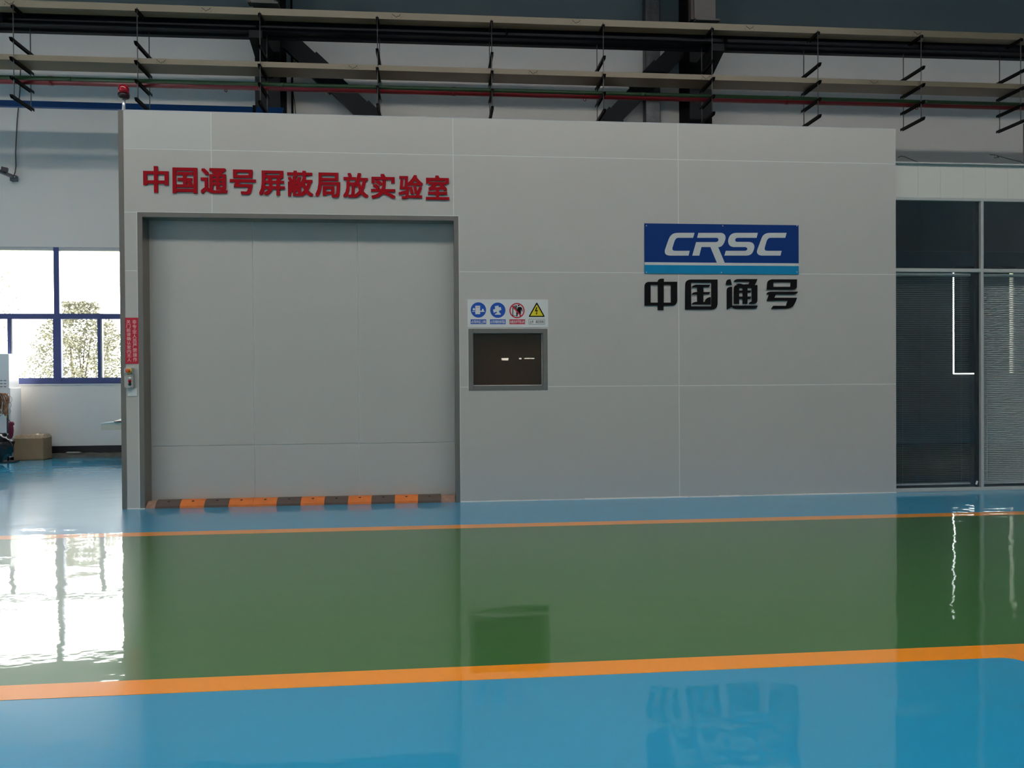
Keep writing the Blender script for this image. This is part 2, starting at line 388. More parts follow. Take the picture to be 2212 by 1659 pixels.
def panel(x0, x1, z0, z1, holes=(), mt=PANEL):
    a0, a1, b0, b1 = x0+g, x1-g, z0+g, z1-g
    if holes: holed('wall_panel', a0, a1, b0, b1, holes, 0, BK+.0005, PANEL, 'XZ', ch)
    else: box('wall_panel', (a0, 0, b0), (a1, BK+.0005, b1), mt, ch, .0008)
e = .004
panel(XL-g+.001, VA, H1, ZT+g, (), PANEL2); panel(VA, VB, H1, ZT+g); panel(VB, VC, H1, ZT+g); panel(VC, XR+g, H1, ZT+g)
panel(XL-g+.001, VA, DZ, H1); panel(VA, VB, DZ, H1)
panel(XL-g+.001, DX0, H2-.01, DZ); panel(XL-g+.001, DX0, 0.004, H2-.01)
holeO = [(OX0+.03, OX1-.03, OZ0+.03, OZ1-.03)]
panel(VB, VC, H2, H1, [(VB-.1, DX1+g, H2-1, DZ)])
panel(DX1, VC, H3, H2, holeO); panel(DX1, VC, .004, H3, holeO)
panel(VC, XR+g, H2, H1); panel(VC, XR+g, H3, H2); panel(VC, XR+g, .004, H3)
box('corner_trim', (XL-.052, .003, 0), (XL, .075, ZT+.002), STEEL, ch, .001)
box('top_trim', (XL, .0, ZT), (XR, .05, ZT+.006), SILVER, ch)
random.seed(3)
x = DX1
while x < XR:                         # uneven sealant bead along the floor
    x2 = min(XR, x+random.uniform(.15, .6)); w_ = random.uniform(.004, .010)
    box('floor_sealant', (x, -w_, 0), (x2, .004, w_*1.2), SEAL, ch); x = x2+random.choice((0, 0, .03))
box('floor_sealant', (XL, -.006, 0), (DX0+.05, .004, .008), SEAL, ch)
# door frame
FD = .19
jw = .05
box('door_jamb', (DX0, -.004, 0), (DX0+jw, FD, DZ), STEEL, ch, .002)
box('door_jamb', (DX1-jw, -.004, 0), (DX1, FD, DZ), STEEL, ch, .002)
box('door_head', (DX0+jw, -.003, DZ-.048), (DX1-jw, FD, DZ-.001), STEEL, ch, .002)
for a, b in (((DX0-.005, -.002, 0), (DX0, .004, DZ+.004)), ((DX1, -.002, 0), (DX1+.005, .004, DZ+.004)), ((DX0, -.002, DZ), (DX1, .004, DZ+.005))):
    box('frame_sealant', a, b, SEAL, ch)
# door leaf
door = struct_empty('door_1', (DX0+jw, FD, 0))
d0, d1 = DX0+jw-.03, DX1-jw+.03
box('door_backing', (d0, FD+.006, .0), (d1, FD+.09, DZ), SEAL, door)
va, vb = W(548.5, 800, FD).x, W(774.3, 800, FD).x; hz = W(650, 960, FD).z
for i, (a, b) in enumerate(((d0, va), (va, vb), (vb, d1))):
    for c, d in ((.045, hz), (hz, DZ)):
        box('door_panel', (a+.004, FD, c+.004), (b-.004, FD+.0065, d-.004), DOORM, door, .0012)
box('door_shoe', (d0, FD-.002, .0), (d1, FD+.02, .045), BLACK, door)
# speed bump in the doorway
sb = thing('speed_bump', 'orange and dark brown rubber speed bump lying in the doorway', 'speed bump', (DX0+jw, .0, 0))
bx0, bx1 = DX0+jw+.003, DX1-jw-.003
prof = [(0, 0), (.004, .022), (.055, .066), (.08, .074), (.12, .074), (.145, .066), (.182, .022), (.186, 0)]
seq = [(RUBE, .09)] + [(c, None) for c in (RUBD, RUBO, RUBD, RUBO, RUBO, RUBD, RUBO, RUBD, RUBO, RUBD, RUBO, RUBD)] + [(RUBE, .15)]
wseg = (bx1-bx0-.24)/12; x = bx0
for i, (mt, wd) in enumerate(seq):
    w_ = wd or wseg; pr = prof if wd is None else [(y, z*.86) for y, z in prof]
    s_ = profile_beam('segment', (x+.001, .0, 0), (x+w_-.001, .0, 0), pr, mt, sb)
    if wd is None:
        lathe('bolt', [(.0, .0), (.013, .0), (.013, .006), (0, .008)], (x+w_/2, .050, .061), BLACK, s_, n=8).parent = None
        b_ = COL.objects[-1]; b_.parent = s_
        for v in b_.data.vertices: v.co += P(s_)-P(sb)
    x += w_
# observation window
ow = struct_empty('window_2', (OX0, 0, OZ0))
fwid = .052
box('frame_side', (OX0, -.006, OZ0), (OX0+fwid, .12, OZ1), STEEL, ow, .002); box('frame_side', (OX1-fwid, -.006, OZ0), (OX1, .12, OZ1), STEEL, ow, .002)
box('frame_bar', (OX0+fwid, -.005, OZ0), (OX1-fwid, .12, OZ0+.05), STEEL, ow, .002); box('frame_bar', (OX0+fwid, -.005, OZ1-.048), (OX1-fwid, .12, OZ1), STEEL, ow, .002)
for a, b in (((OX0-.005, -.002, OZ0), (OX0, .003, OZ1)), ((OX1, -.002, OZ0), (OX1+.004, .003, OZ1)), ((OX0-.005, -.002, OZ1), (OX1+.004, .003, OZ1+.005)),
             ((OX0+fwid, .055, OZ0+.05), (OX1-fwid, .06, OZ0+.056)), ((OX1-fwid-.006, .055, OZ0+.05), (OX1-fwid, .06, OZ1-.05))):
    box('sealant_line', a, b, SEAL, ow)
box('added_brown_sheet', (OX0+fwid-.012, .085, OZ0+.028), (OX1-fwid+.012, .088, OZ1-.028), mat('brown_sheet', (.075, .046, .018), .8), ow)  # solid brown sheet, added behind the glass to give the pane a brown tone
box('pane', (OX0+fwid-.01, .06, OZ0+.03), (OX1-fwid+.01, .068, OZ1-.03), GOBS, ow)

# ------------------------------------------------------------------ signs on the chamber
TITLE = "中国通号屏蔽局放实验室"
TB = [(63, 229, 92, 265), (257, 420, 102, 270), (443, 620, 105, 272), (636, 808, 115, 277), (830, 1000, 122, 283), (1017, 1187, 123, 290),
      (1203, 1367, 135, 297), (1387, 1553, 137, 300), (1572, 1733, 143, 305), (1755, 1915, 150, 307), (1935, 2090, 153, 313)]
o_, s_ = (290, 330), 3.0722
c0 = W(313, 418, 0)
ts = thing('wall_lettering', 'red raised Chinese characters in a row above the chamber door', 'sign', (c0.x, 0, c0.z))
for chx, (a, b, t_, u_) in zip(TITLE, TB):
    p0 = W(o_[0]+a/s_, o_[1]+u_/s_, 0); p1 = W(o_[0]+b/s_, o_[1]+t_/s_, 0)
    character('character', chx, p0.x, p1.x, p0.z, p1.z, 0, .014, REDL, ts, (.029, .021))
# logo board
o_, s_ = (1370, 460), 5.8211
l0, l1 = W(o_[0]+127/s_, o_[1]+456/s_, 0).x, W(o_[0]+2064/s_, o_[1]+456/s_, 0).x
lt = W(o_[0]+1095/s_, o_[1]+144/s_, 0).z; lb = W(o_[0]+1095/s_, o_[1]+768/s_, 0).z
ls0, ls1 = W(o_[0]+1095/s_, o_[1]+628/s_, 0).z, W(o_[0]+1095/s_, o_[1]+662/s_, 0).z
lg = thing('logo_board', 'blue and cyan company logo board with white italic letters', 'sign', (l0, 0, lb))
box('board', (l0, -.008, lb), (l1, 0, lt), CBLUE, lg)
box('cyan_band', (l0, -.0088, lb), (l1, -.008, ls1), CCYAN, lg)
box('white_stripe', (l0, -.0088, ls1), (l1, -.008, ls0), CWHITE, lg)
CR = [[(755,252),(540,252),(500,257),(470,272),(445,300),(425,345),(382,470),(381,495),(388,515),(405,530),(440,538),(680,538),(694,478),(505,478),(486,473),(476,460),(477,440),(505,352),(518,330),(532,318),(550,314),(738,314)],
      [(803,252),(1090,252),(1118,260),(1138,280),(1146,310),(1140,345),(1122,388),(1098,418),(1075,429),(1052,432),(1135,630),(1037,630),(955,430),(842,430),(815,538),(727,538),(775,368),(1030,368),(1044,362),(1055,348),(1056,330),(1048,318),(1032,314),(788,314)],
      [(1550,252),(1270,252),(1232,260),(1202,282),(1183,318),(1176,355),(1183,392),(1202,417),(1235,430),(1395,430),(1412,437),(1420,452),(1414,468),(1395,478),(1148,478),(1130,538),(1415,538),(1452,530),(1480,508),(1500,465),(1508,430),(1502,398),(1480,375),(1445,366),(1285,366),(1269,358),(1264,342),(1270,326),(1284,316),(1300,314),(1535,314)],
      [(1912,252),(1700,252),(1660,257),(1628,273),(1605,300),(1588,345),(1545,460),(1538,490),(1545,513),(1562,530),(1595,538),(1835,538),(1850,478),(1660,478),(1643,472),(1635,458),(1637,438),(1662,352),(1675,330),(1690,318),(1708,314),(1895,314)]]
for lp in CR: shape('letter', [soften(px_loop(lp, o_, s_))], -.008, .0012, CWHITE, lg)
for u, v in ((150, 162), (1110, 165), (2043, 164), (150, 748), (1093, 750), (2040, 745)):
    p = W(o_[0]+u/s_, o_[1]+v/s_, 0); lathe('screw', [(.007, 0), (.006, .003), (0, .004)], (p.x, -.0088, p.z), SILVER, lg, 'Y', 10)
# black characters under it
c0 = W(1392, 668, 0)
bl = thing('black_lettering', 'four black raised Chinese characters below the blue logo board', 'sign', (c0.x, 0, c0.z))
ZH = [[[(128,1165),(128,915),(135,893),(148,877),(170,868),(296,868),(297,850),(308,836),(330,828),(370,828),(370,866),(537,866),(537,1110),(528,1140),(508,1160),(480,1166),(366,1166),(366,1223),(293,1223),(293,1165)],
       [(203,905),(296,905),(296,1128),(203,1128)], [(368,905),(460,905),(460,1128),(368,1128)]],
      [[(638,1215),(640,890),(650,862),(672,845),(700,838),(1044,838),(1044,1150),(1035,1185),(1012,1208),(980,1215)], [(712,878),(968,878),(966,1175),(712,1175)]],
      [[(722,938),(735,915),(765,903),(953,903),(935,935),(866,935),(866,995),(953,995),(935,1025),(866,1025),(866,1120),(885,1118),(893,1090),(918,1067),(958,1057),(958,1150),(722,1150),(735,1128),(765,1120),(790,1118),(790,1028),(722,1028),(735,1003),(765,995),(790,995),(790,938)]],
      [[(1150,905),(1155,860),(1170,840),(1205,833),(1225,905)]],
      [[(1162,1215),(1162,965),(1172,940),(1195,930),(1227,930),(1227,1165),(1548,1165),(1540,1190),(1515,1205),(1285,1207),(1250,1202),(1225,1183),(1200,1195)]],
      [[(1250,866),(1262,843),(1290,833),(1545,833),(1530,870),(1510,908),(1545,908),(1545,1110),(1532,1136),(1500,1145),(1437,1145),(1450,1122),(1475,1112),(1475,945),(1420,945),(1420,975),(1468,975),(1452,1005),(1420,1005),(1420,1052),(1468,1052),(1452,1082),(1420,1082),(1420,1145),(1360,1145),(1360,1082),(1315,1082),(1315,1145),(1250,1145),(1250,945),(1258,922),(1275,908),(1300,906),(1278,892),(1330,888),(1365,900),(1435,896),(1450,866)],
       [(1315,945),(1360,945),(1360,975),(1315,975)], [(1315,1005),(1360,1005),(1360,1052),(1315,1052)]],
      [[(1665,966),(1670,880),(1682,853),(1715,836),(2042,836),(2040,935),(2028,957),(2000,966)], [(1745,872),(1965,872),(1960,930),(1745,930)]],
      [[(1660,1025),(1672,1000),(1700,990),(2055,990),(2040,1015),(2010,1028),(1775,1028),(1758,1067),(2043,1067),(2020,1130),(1990,1180),(1950,1200),(1900,1206),(1720,1206),(1745,1168),(1905,1168),(1930,1105),(1665,1105),(1692,1028)]]]
for lps in ZH: shape('character_stroke', [soften(px_loop(lp, o_, s_)) for lp in lps], 0, .012, BLACKL, bl)
# safety sign
o_, s_ = (990, 630), 7.2136
def q(u, v, Y=0): return W(o_[0]+u/s_, o_[1]+v/s_, Y)
a, b = q(144, 555), q(1398, 124)
sg = thing('safety_sign', 'white safety notice with four warning symbols above the small window', 'sign', (a.x, 0, a.z))
box('board', (a.x, -.004, a.z), (b.x, 0, b.z), SIGNW, sg)
Yb = -.004
def C_(u, v, r, n=40): c = q(u, v); return circle(c.x, c.z, r/s_*8.4/FPX*1.005, n)
def Lp(pts): return px_loop(pts, o_, s_)
def R_(u0, v0, u1, v1): return Lp([(u0, v0), (u1, v0), (u1, v1), (u0, v1)])
pic1 = shape('blue_disc', [C_(313, 286, 119)], Yb, .0006, SBLUE, sg)
def on(parent, loops, mt, name='symbol', lift=.0006):
    o = shape(name, loops, Yb-lift, .0004, mt, sg); o.parent = parent; return o
on(pic1, [R_(265, 220, 340, 352)], SIGNW)
on(pic1, [C_(242, 275, 18, 14)], SIGNW); on(pic1, [R_(215, 305, 265, 314)], SIGNW)
on(pic1, [Lp([(342, 310), (342, 298), (368, 296), (370, 270), (392, 268), (398, 300), (412, 308), (412, 314), (342, 316)])], SIGNW)
on(pic1, [R_(278, 238, 328, 250)], GREYP, lift=.001)
pic2 = shape('blue_disc', [C_(615, 290, 119)], Yb, .0006, SBLUE, sg)
on(pic2, [Lp([(568, 228), (625, 216), (632, 245), (662, 240), (672, 285), (632, 300), (640, 325), (665, 350), (660, 360), (570, 360), (572, 345), (600, 335), (596, 312), (552, 330), (540, 282), (575, 268)])], SIGNW)
ring = shape('red_ring', [C_(914, 296, 119), C_(914, 296, 100)], Yb, .0010, SRED, sg)
on(ring, [Lp([(835, 235), (850, 220), (985, 375), (972, 390)])], SRED, 'red_bar', .0009)
on(ring, [Lp([(843, 225), (915, 215), (915, 380), (903, 380), (903, 232), (855, 238), (855, 372), (900, 372), (900, 380), (843, 380)])], BLACKL)
on(ring, [R_(862, 240, 900, 275)], BLACKL)
on(ring, [C_(941, 217, 13, 16)], BLACKL)
on(ring, [Lp([(928, 240), (975, 238), (995, 262), (1000, 310), (990, 312), (978, 275), (975, 330), (972, 388), (955, 385), (950, 335), (930, 330), (920, 388), (902, 388), (912, 340), (918, 300), (895, 295), (895, 285), (915, 280)])], BLACKL)
tri = shape('warning_triangle', [Lp([(1213, 176), (1222, 171), (1231, 176), (1344, 380), (1344, 390), (1336, 395), (1106, 395), (1098, 390), (1099, 380)])], Yb, .0006, BLACKL, sg)
on(tri, [Lp([(1222, 200), (1322, 377), (1121, 377)])], SYEL)
on(tri, [Lp([(1212, 243), (1232, 243), (1215, 290), (1240, 285), (1222, 335), (1234, 335), (1214, 362), (1206, 330), (1215, 332), (1220, 305), (1190, 312)])], BLACKL, lift=.001)
def strip(u0, u1, v0, v1, txt, mt, tm):
    st = shape('text_strip', [R_(u0, v0, u1, v1)], Yb, .0006, mt, sg)
    n = len(txt); w_ = (u1-u0-16)/n
    for i, chx in enumerate(txt):
        if chx == ' ': continue
        p0, p1 = q(u0+8+w_*i+1, v1-13), q(u0+8+w_*(i+1)-1, v0+13)
        o = character('character', chx, p0.x, p1.x, p0.z, p1.z, Yb-.0006, .0004, tm, sg, (.012, .01)); o.parent = st
strip(192, 435, 432, 507, "必须持证上岗", SBLUE, SIGNW); strip(494, 737, 432, 508, "必须穿戴绝缘用品", SBLUE, SIGNW); strip(797, 1040, 432, 508, "未经允许不得入内", SRED, SIGNW)
shape('strip_outline', [R_(1096, 429, 1346, 512), R_(1100, 433, 1342, 508)], Yb, .0008, BLACKL, sg)
strip(1101, 1341, 434, 507, "止步 高压危险", SIGNW, BLACKL)
# red vertical notice
o_, s_ = (250, 660), 7.54
p0, p1 = q(158, 950), q(372, 198)
rn = thing('red_notice', 'narrow red notice with two columns of pale characters beside the door', 'sign', (p0.x, 0, p0.z))
box('plate', (p0.x, -.003, p0.z), (p1.x, 0, p1.z), STICK, rn)
def column(txt, u0, u1, v0, v1):
    h = (v1-v0)/len(txt)
    for i, chx in enumerate(txt):
        pa, pb = q(u0+i*1.4, v0+h*(i+1)-4), q(u1+i*1.4, v0+h*i+4)
        character('character', chx, pa.x, pb.x, pa.z, pb.z, -.003, .0006, STXT, rn, (.012, .01))
column("关门前请确认室内无人", 176, 240, 230, 918); column("非专业人员严禁操作", 272, 338, 230, 918)
# control box
a, b = q(168, 1342), q(307, 1015)
cb = thing('control_box', 'grey push-button control box with an orange emergency stop', 'control box', (a.x, 0, a.z))
zs = q(200, 1118).z
box('stop_housing', (a.x, -.055, zs+.002), (q(298, 1100).x, 0, b.z), GREYP, cb, .004, 2)
lo = box('button_housing', (a.x+.003, -.055, a.z), (b.x, 0, zs-.002), GREYP, cb, .004, 2)
c = q(212, 1063, -.06)
lathe('stop_collar', [(.026, 0), (.026, .010), (.02, .012)], (c.x+.004, -.055, c.z), YEL, cb, 'Y', 20)
lathe('emergency_stop', [(.012, 0), (.012, .014), (.021, .016), (.021, .030), (.017, .036), (0, .037)], (c.x, -.064, c.z), ORB, cb, 'Y', 20)
for v, mt in ((1185, WHITE), (1233, REDL), (1280, BLACK)):
    c = q(228, v, -.06); bt = lathe('push_button', [(.0145, 0), (.0145, .008), (.010, .009), (.010, .013), (0, .014)], (c.x, -.055, c.z), mt, cb, 'Y', 16)
for u, v in ((182, 1022), (290, 1022), (182, 1105), (290, 1105), (188, 1138), (298, 1138), (188, 1330), (283, 1330)):
    c = q(u, v); lathe('screw', [(.004, 0), (.003, .0015), (0, .002)], (c.x, -.055, c.z), BLACK, cb, 'Y', 8)
a, b = q(195, 1475), q(350, 1345)
lsw = thing('light_switch', 'white wall switch plate below the push-button box', 'light switch', (a.x, 0, a.z))
box('plate', (a.x, -.009, a.z), (b.x, 0, b.z), WHITE, lsw, .003, 2)
xm_ = (a.x+b.x)/2
for i in (0, 1):
    xa = a.x+.010+i*(xm_-a.x-.009); box('rocker', (xa, -.012, a.z+.012), (xa+(b.x-a.x)/2-.012, -.008, b.z-.014), WHITE, lsw, .002)
# beacon
p = W(267.5, 240, .12)
bc = thing('warning_beacon', 'red warning beacon on a chrome post on top of the chamber', 'beacon', (p.x, .12, ZT))
z0 = W(267.5, 214, .12).z; z1 = W(267.5, 183, .12).z; hh = z1-z0
lathe('post', [(.0, 0), (.017, 0), (.017, z0-ZT+.01), (.0, z0-ZT+.01)], (p.x, .12, ZT), CHROME, bc, n=16)
lathe('post_flange', [(.0, 0), (.03, 0), (.03, .006), (.0, .006)], (p.x, .12, ZT), CHROME, bc, n=16)
lathe('base', [(.0, 0), (.038, .002), (.052, .012), (.056, .03), (.056, hh*.36), (0, hh*.37)], (p.x, .12, z0), BEACB, bc)
lathe('lens', [(.051, hh*.36), (.051, hh*.72), (.046, hh*.86), (.034, hh*.95), (.018, hh*.99), (0, hh)], (p.x, .12, z0), BEAC, bc)

# ------------------------------------------------------------------ office partition on the right
PY = .05
px0, px1 = XR+.0, 13.5
pt = thing('glass_partition', 'office partition of dark glass in thin grey frames beside the chamber', 'partition', (px0, PY, 0))
xmul = [W(2120.5, 800, PY).x]; step = xmul[0]-XR+.02
xmul += [xmul[0]+1.06*(i+1) for i in range(6)]
zb0, zb1 = W(2030, 1054, PY).z, W(2030, 584, PY).z; zh0, zhT = W(2030, 434, PY).z, W(2030, 352, PY).z
box('bottom_rail', (px0, PY-.02, 0), (px1, PY+.05, zb0), PARTW, pt, .002)
box('transom', (px0, PY-.012, zb1-.02), (px1, PY+.05, zb1+.02), PARTW, pt, .002)
box('header_rail', (px0, PY-.015, zh0), (px1, PY+.05, zh0+.035), PARTW, pt, .002)
for x in xmul: box('mullion', (x-.017, PY-.014, zb0), (x+.017, PY+.05, zh0), PARTW, pt, .002)
ed = [px0]+xmul+[px1]
for a, b in zip(ed, ed[1:]):
    box('pane', (a+.005, PY+.015, zb0-.005), (b-.005, PY+.021, zb1-.01), GOFF, pt)
    box('pane', (a+.005, PY+.015, zb1+.01), (b-.005, PY+.021, zh0+.005), GOFF, pt)
    if a > px0: continue
    box('glazing_bead', (b-.055, PY+.022, zb1+.02), (b-.017, PY+.05, zh0), BLACK, pt); box('glazing_bead', (b-.055, PY+.022, zb0), (b-.017, PY+.05, zb1-.02), BLACK, pt)
hx = W(1982, 390, PY).x-.268
while hx < px1:
    a, b = max(hx, px0), min(hx+.268, px1)
    box('header_panel', (a+.0006, PY-.004, zh0+.036), (b-.0006, PY+.05, zhT-.02), HEADW, pt, .0006); hx += .268
box('coping', (px0, PY-.03, zhT-.02), (px1, PY+.12, zhT), PARTW, pt, .003)
st = W(2112, 1043, PY)
stk = tag(beam('paper_tag', (st.x-.008, PY+.0145, st.z-.02), (st.x+.006, PY+.0145, st.z+.02), .0008, .022, WHITE), 'small white paper tag stuck to the bottom corner of the office glass', 'tag')
for v in stk.data.vertices: pass
# office shell
struct(box('wall_office_left', (XR+.001, PY+.1, 0), (XR+.02, YB, zhT-.03), OFFW)); struct(box('wall_office_right', (px1, PY, 0), (px1+.1, YB, zhT-.03), OFFW))
struct(box('ceiling_office', (XR, PY+.06, zhT-.03), (px1+.1, YB-.01, zhT-.001), OFFW)); struct(box('floor_office', (XR+.03, PY+.06, 0), (px1, YB-.03, .01), OFFF))
struct(holed('wall_office_back', XR+.03, px1, 0.011, zhT-.04, [(ol, orr, oz0, oz1)], YB-.03, YB-.002, OFFW))
shd = thing('roller_shade', 'dark roller shade drawn over the window at the back of the office', 'shade', ((ol+orr)/2, YB-.065, oz1))
box('cloth', (ol+.006, YB-.07, oz0+.018), (orr-.115, YB-.06, oz1+.05), SHADE, shd); tube('roller', [(ol, YB-.065, oz1+.05), (orr, YB-.065, oz1+.05)], .03, SHADE, shd)
wn = struct_empty('window_3', (ol, YB, oz0)); box('pane', (ol, YB+.12, oz0), (orr, YB+.126, oz1), GCLEAR, wn)
# venetian blinds
def blind(x0, x1, z0, z1, tilt, label, pitch=.0212):
    t = thing('venetian_blind', label, 'blind', (x0, PY+.12, z0), 'venetian blinds behind the office glass')
    off = P(t); bm = bmesh.new(); z = z0+.03; c, s = math.cos(tilt)*.0125, math.sin(tilt)*.0125
    while z < z1-.03:
        vs = [bm.verts.new(Vector(p)-off) for p in ((x0, PY+.12-c, z-s), (x1, PY+.12-c, z-s), (x1, PY+.12, z+.0015), (x0, PY+.12, z+.0015), (x1, PY+.12+c, z+s), (x0, PY+.12+c, z+s))]
        bm.faces.new((vs[0], vs[1], vs[2], vs[3])); bm.faces.new((vs[3], vs[2], vs[4], vs[5])); z += pitch
    sl = link('slats', bm_me(bm), SLAT, t); sl['kind'] = 'stuff'
    box('head_rail', (x0, PY+.10, z1-.03), (x1, PY+.14, z1), SLAT, t); box('bottom_rail', (x0, PY+.105, z0), (x1, PY+.135, z0+.018), SLAT, t)
    for f in (.12, .88): tube('ladder_cord', [(x0+(x1-x0)*f, PY+.105, z0), (x0+(x1-x0)*f, PY+.105, z1)], .0012, SLAT, t, 5)
blind(px0+.06, xmul[0]-.06, zb0+.02, zb1-.02, -.25, 'open venetian blind in the dark pane next to the chamber')
blind(xmul[0]+.02, xmul[1]-.03, zb0+.02, zb1-.025, .8, 'half-closed pale venetian blind at the right edge of the photo')

# ------------------------------------------------------------------ overhead services: hangers, trays, pipes
YF, YR = 4.1, 4.6
HF = [(30, 66), (298, 322), (562, 577), (816, 820), (1062, 1058), (1303, 1290), (1538, 1516), (1766, 1737), (1988, 1953), (2203, 2161)]
LEV = [(12, 84), (85, 153), (127, 190), (168, 226), (208, 261)]
def zlev(i, x):
    a, b = W(30, LEV[i][0], YF), W(2203, LEV[i][1], YF); t = (x-a.x)/(b.x-a.x); return a.z+(b.z-a.z)*t
def wline(x0, y0, x1, y1, Y):       # straight run through two measured points, extended past the frame
    a, b = W(x0, y0, Y), W(x1, y1, Y); d = (b-a)/(b.x-a.x); return a+d*(-9.5-a.x), a+d*(11.5-a.x)
YG = 4.6     # girder centre
ga, gb = wline(0, 71, 2212, 132, YG+.17); gh = W(0, 19, YG-.15).z-W(0, 71, YG+.17).z
gird = thing('crane_girder', 'long dark steel crane runway girder across the top', 'girder', (0, YG, (ga.z+gb.z)/2))
I = [(-.17, 0), (.17, 0), (.17, .02), (.008, .02), (.008, gh-.02), (.15, gh-.02), (.15, gh), (-.15, gh), (-.15, gh-.02), (-.008, gh-.02), (-.008, .02), (-.17, .02)]
ga.y = gb.y = YG
profile_beam('i_section', ga, gb, I, NAVY, gird)
for xx in (-6.5, -2.75, 1.2, 4.85, 8.3):
    zz = ga.z+(gb.z-ga.z)*(xx-ga.x)/(gb.x-ga.x); box('stiffener', (xx-.01, YG-.16, zz+.02), (xx+.01, YG-.008, zz+gh-.02), NAVY, gird)
profile_beam('rail_angle', ga+Vector((0, .03, -.03)), gb+Vector((0, .03, -.03)), [(-.03, 0), (.03, 0), (.03, .03), (-.03, .03)], NAVY, gird)
ORD = ['first', 'second', 'third', 'fourth', 'fifth', 'sixth', 'seventh', 'eighth', 'ninth', 'tenth']
for n_, (xf, xr) in enumerate(HF):
    X = W(xf, 150, YF).x; Xr = W(xr, 150, YR).x; X = (X+Xr)/2
    h = thing('pipe_hanger', f'black threaded-rod hanger with stacked cross arms, {ORD[n_]} from the left', 'hanger', (X, YF, zlev(4, X)), 'rod hangers carrying the trays and pipes')
    zt = zlev(0, X)+.03
    tube('front_rod', [(X, YF, zlev(4, X)-.03), (X, YF, zt)], .008, RODM, h, 6); tube('rear_rod', [(X, YR, zlev(4, X)-.03), (X, YR, ga.z+(gb.z-ga.z)*(X-ga.x)/(gb.x-ga.x)+.01)], .008, RODM, h, 6)
    for i in range(5):
        z = zlev(i, X); bm = bmesh.new(); off = P(h); w_, h_ = .022, .042
        y0, y1 = (YF-.09, YR+.06) if i else (YF-.03, YG-.17)
        prof = [(-w_, 0), (-w_, -h_), (-w_+.004, -h_), (-w_+.004, -.004), (w_-.004, -.004), (w_-.004, -h_), (w_, -h_), (w_, 0)]
        A = [bm.verts.new(Vector((X+a, y0 if b == 0 or i == 0 else y0+.03, z+b))-off) for a, b in prof]; B = [bm.verts.new(Vector((X+a, y1, z+b))-off) for a, b in prof]
        for k in range(8): bm.faces.new((A[k], A[(k+1) % 8], B[(k+1) % 8], B[k]))
        bm.faces.new(A); bm.faces.new(B[::-1]); bmesh.ops.recalc_face_normals(bm, faces=bm.faces)
        arm = link('cross_arm', bm_me(bm), ARMM, h)
        if i:
            for yy in (YF, YR):
                nt = lathe('nut', [(0, 0), (.016, 0), (.016, .014), (0, .014)], (X, yy, z), RODM, h, n=6)
def tray(name, i, label, joints, lip, Wd):
    a = Vector((-9.5, YF+.04, 0)); b = Vector((11.5, YF+.04, 0)); a.z = zlev(i, a.x); b.z = zlev(i, b.x)
    t = thing(name, label, 'cable tray', (0, YF+.04, (a.z+b.z)/2), 'cream cable trays')
    T = .0025
    U = [(0, 0), (Wd, 0), (Wd, lip), (Wd-T, lip), (Wd-T, T), (T, T), (T, lip-T), (.014, lip-T), (.014, lip), (0, lip)]
    profile_beam('channel', a, b, U, TRAY, t)
    for xj in joints:
        xx = W(xj, 100, YF+.04).x; zz = a.z+(b.z-a.z)*(xx-a.x)/(b.x-a.x)
        pl = box('joint_plate', (xx-.085, YF+.0375, zz+.006), (xx+.085, YF+.04, zz+lip-.006), TRAY, t, .0008)
        arc = [(xx-.065+.13*k/8, YF+.036, zz+lip*.78-.045*math.sin(math.pi*k/8)*(1+.25*math.sin(k*2.2))) for k in range(9)]
        sub = tube('wire_tie', arc, .0035, WIREM, t, 5); sub.parent = pl
        for uu in (-.07, .07):
            b_ = lathe('bolt', [(.007, 0), (.006, .004), (0, .005)], (xx+uu, YF+.0375, zz+lip*.3), RODM, t, 'Y', 8); b_.parent = pl
    return t
tray('cable_tray', 0, 'upper cream cable tray running along the top of the photo', (22, 446, 857, 1245, 1620, 1982), .105, .20)
tray('cable_tray', 2, 'lower cream cable tray below the dark crane girder', (348, 762, 1152, 1525, 1888), .082, .40)
def pipe(name, Y, r, label, mt, marks):
    a = Vector((-9.5, Y, zlev(3, -9.5)+r)); b = Vector((11.5, Y, zlev(3, 11.5)+r))
    t = thing(name, label, 'pipe', (0, Y, (a.z+b.z)/2))
    tube('pipe_run', [a, b], r, mt, t, 20)
    for xx in marks:
        X = W(xx, 190, Y).x; zz = a.z+(b.z-a.z)*(X-a.x)/(b.x-a.x)
        tube('coupling', [(X-.03, Y, zz), (X+.03, Y, zz)], r*1.1, mt, t, 20)
    return t, a, b
tg, _, _ = pipe('green_pipe', YF+.075, .030, 'dark green pipe lying against the red pipe', GREENP, (150, 610, 1390, 2000))
tr_, ra, rb = pipe('red_pipe', YF+.26, .062, 'long red fire pipe crossing above the chamber', REDP, (110, 980, 1700))
for xx in (488, 1263, 1980):
    X = W(xx, 200, YF+.26).x; zz = ra.z+(rb.z-ra.z)*(X-ra.x)/(rb.x-ra.x)-.062
    c = [(X+.018*math.cos(2*math.pi*k/12), YF+.26, zz-.016+.02*math.sin(2*math.pi*k/12)) for k in range(12)]
    tube('lug', c, .007, REDP, tr_, 6, True)

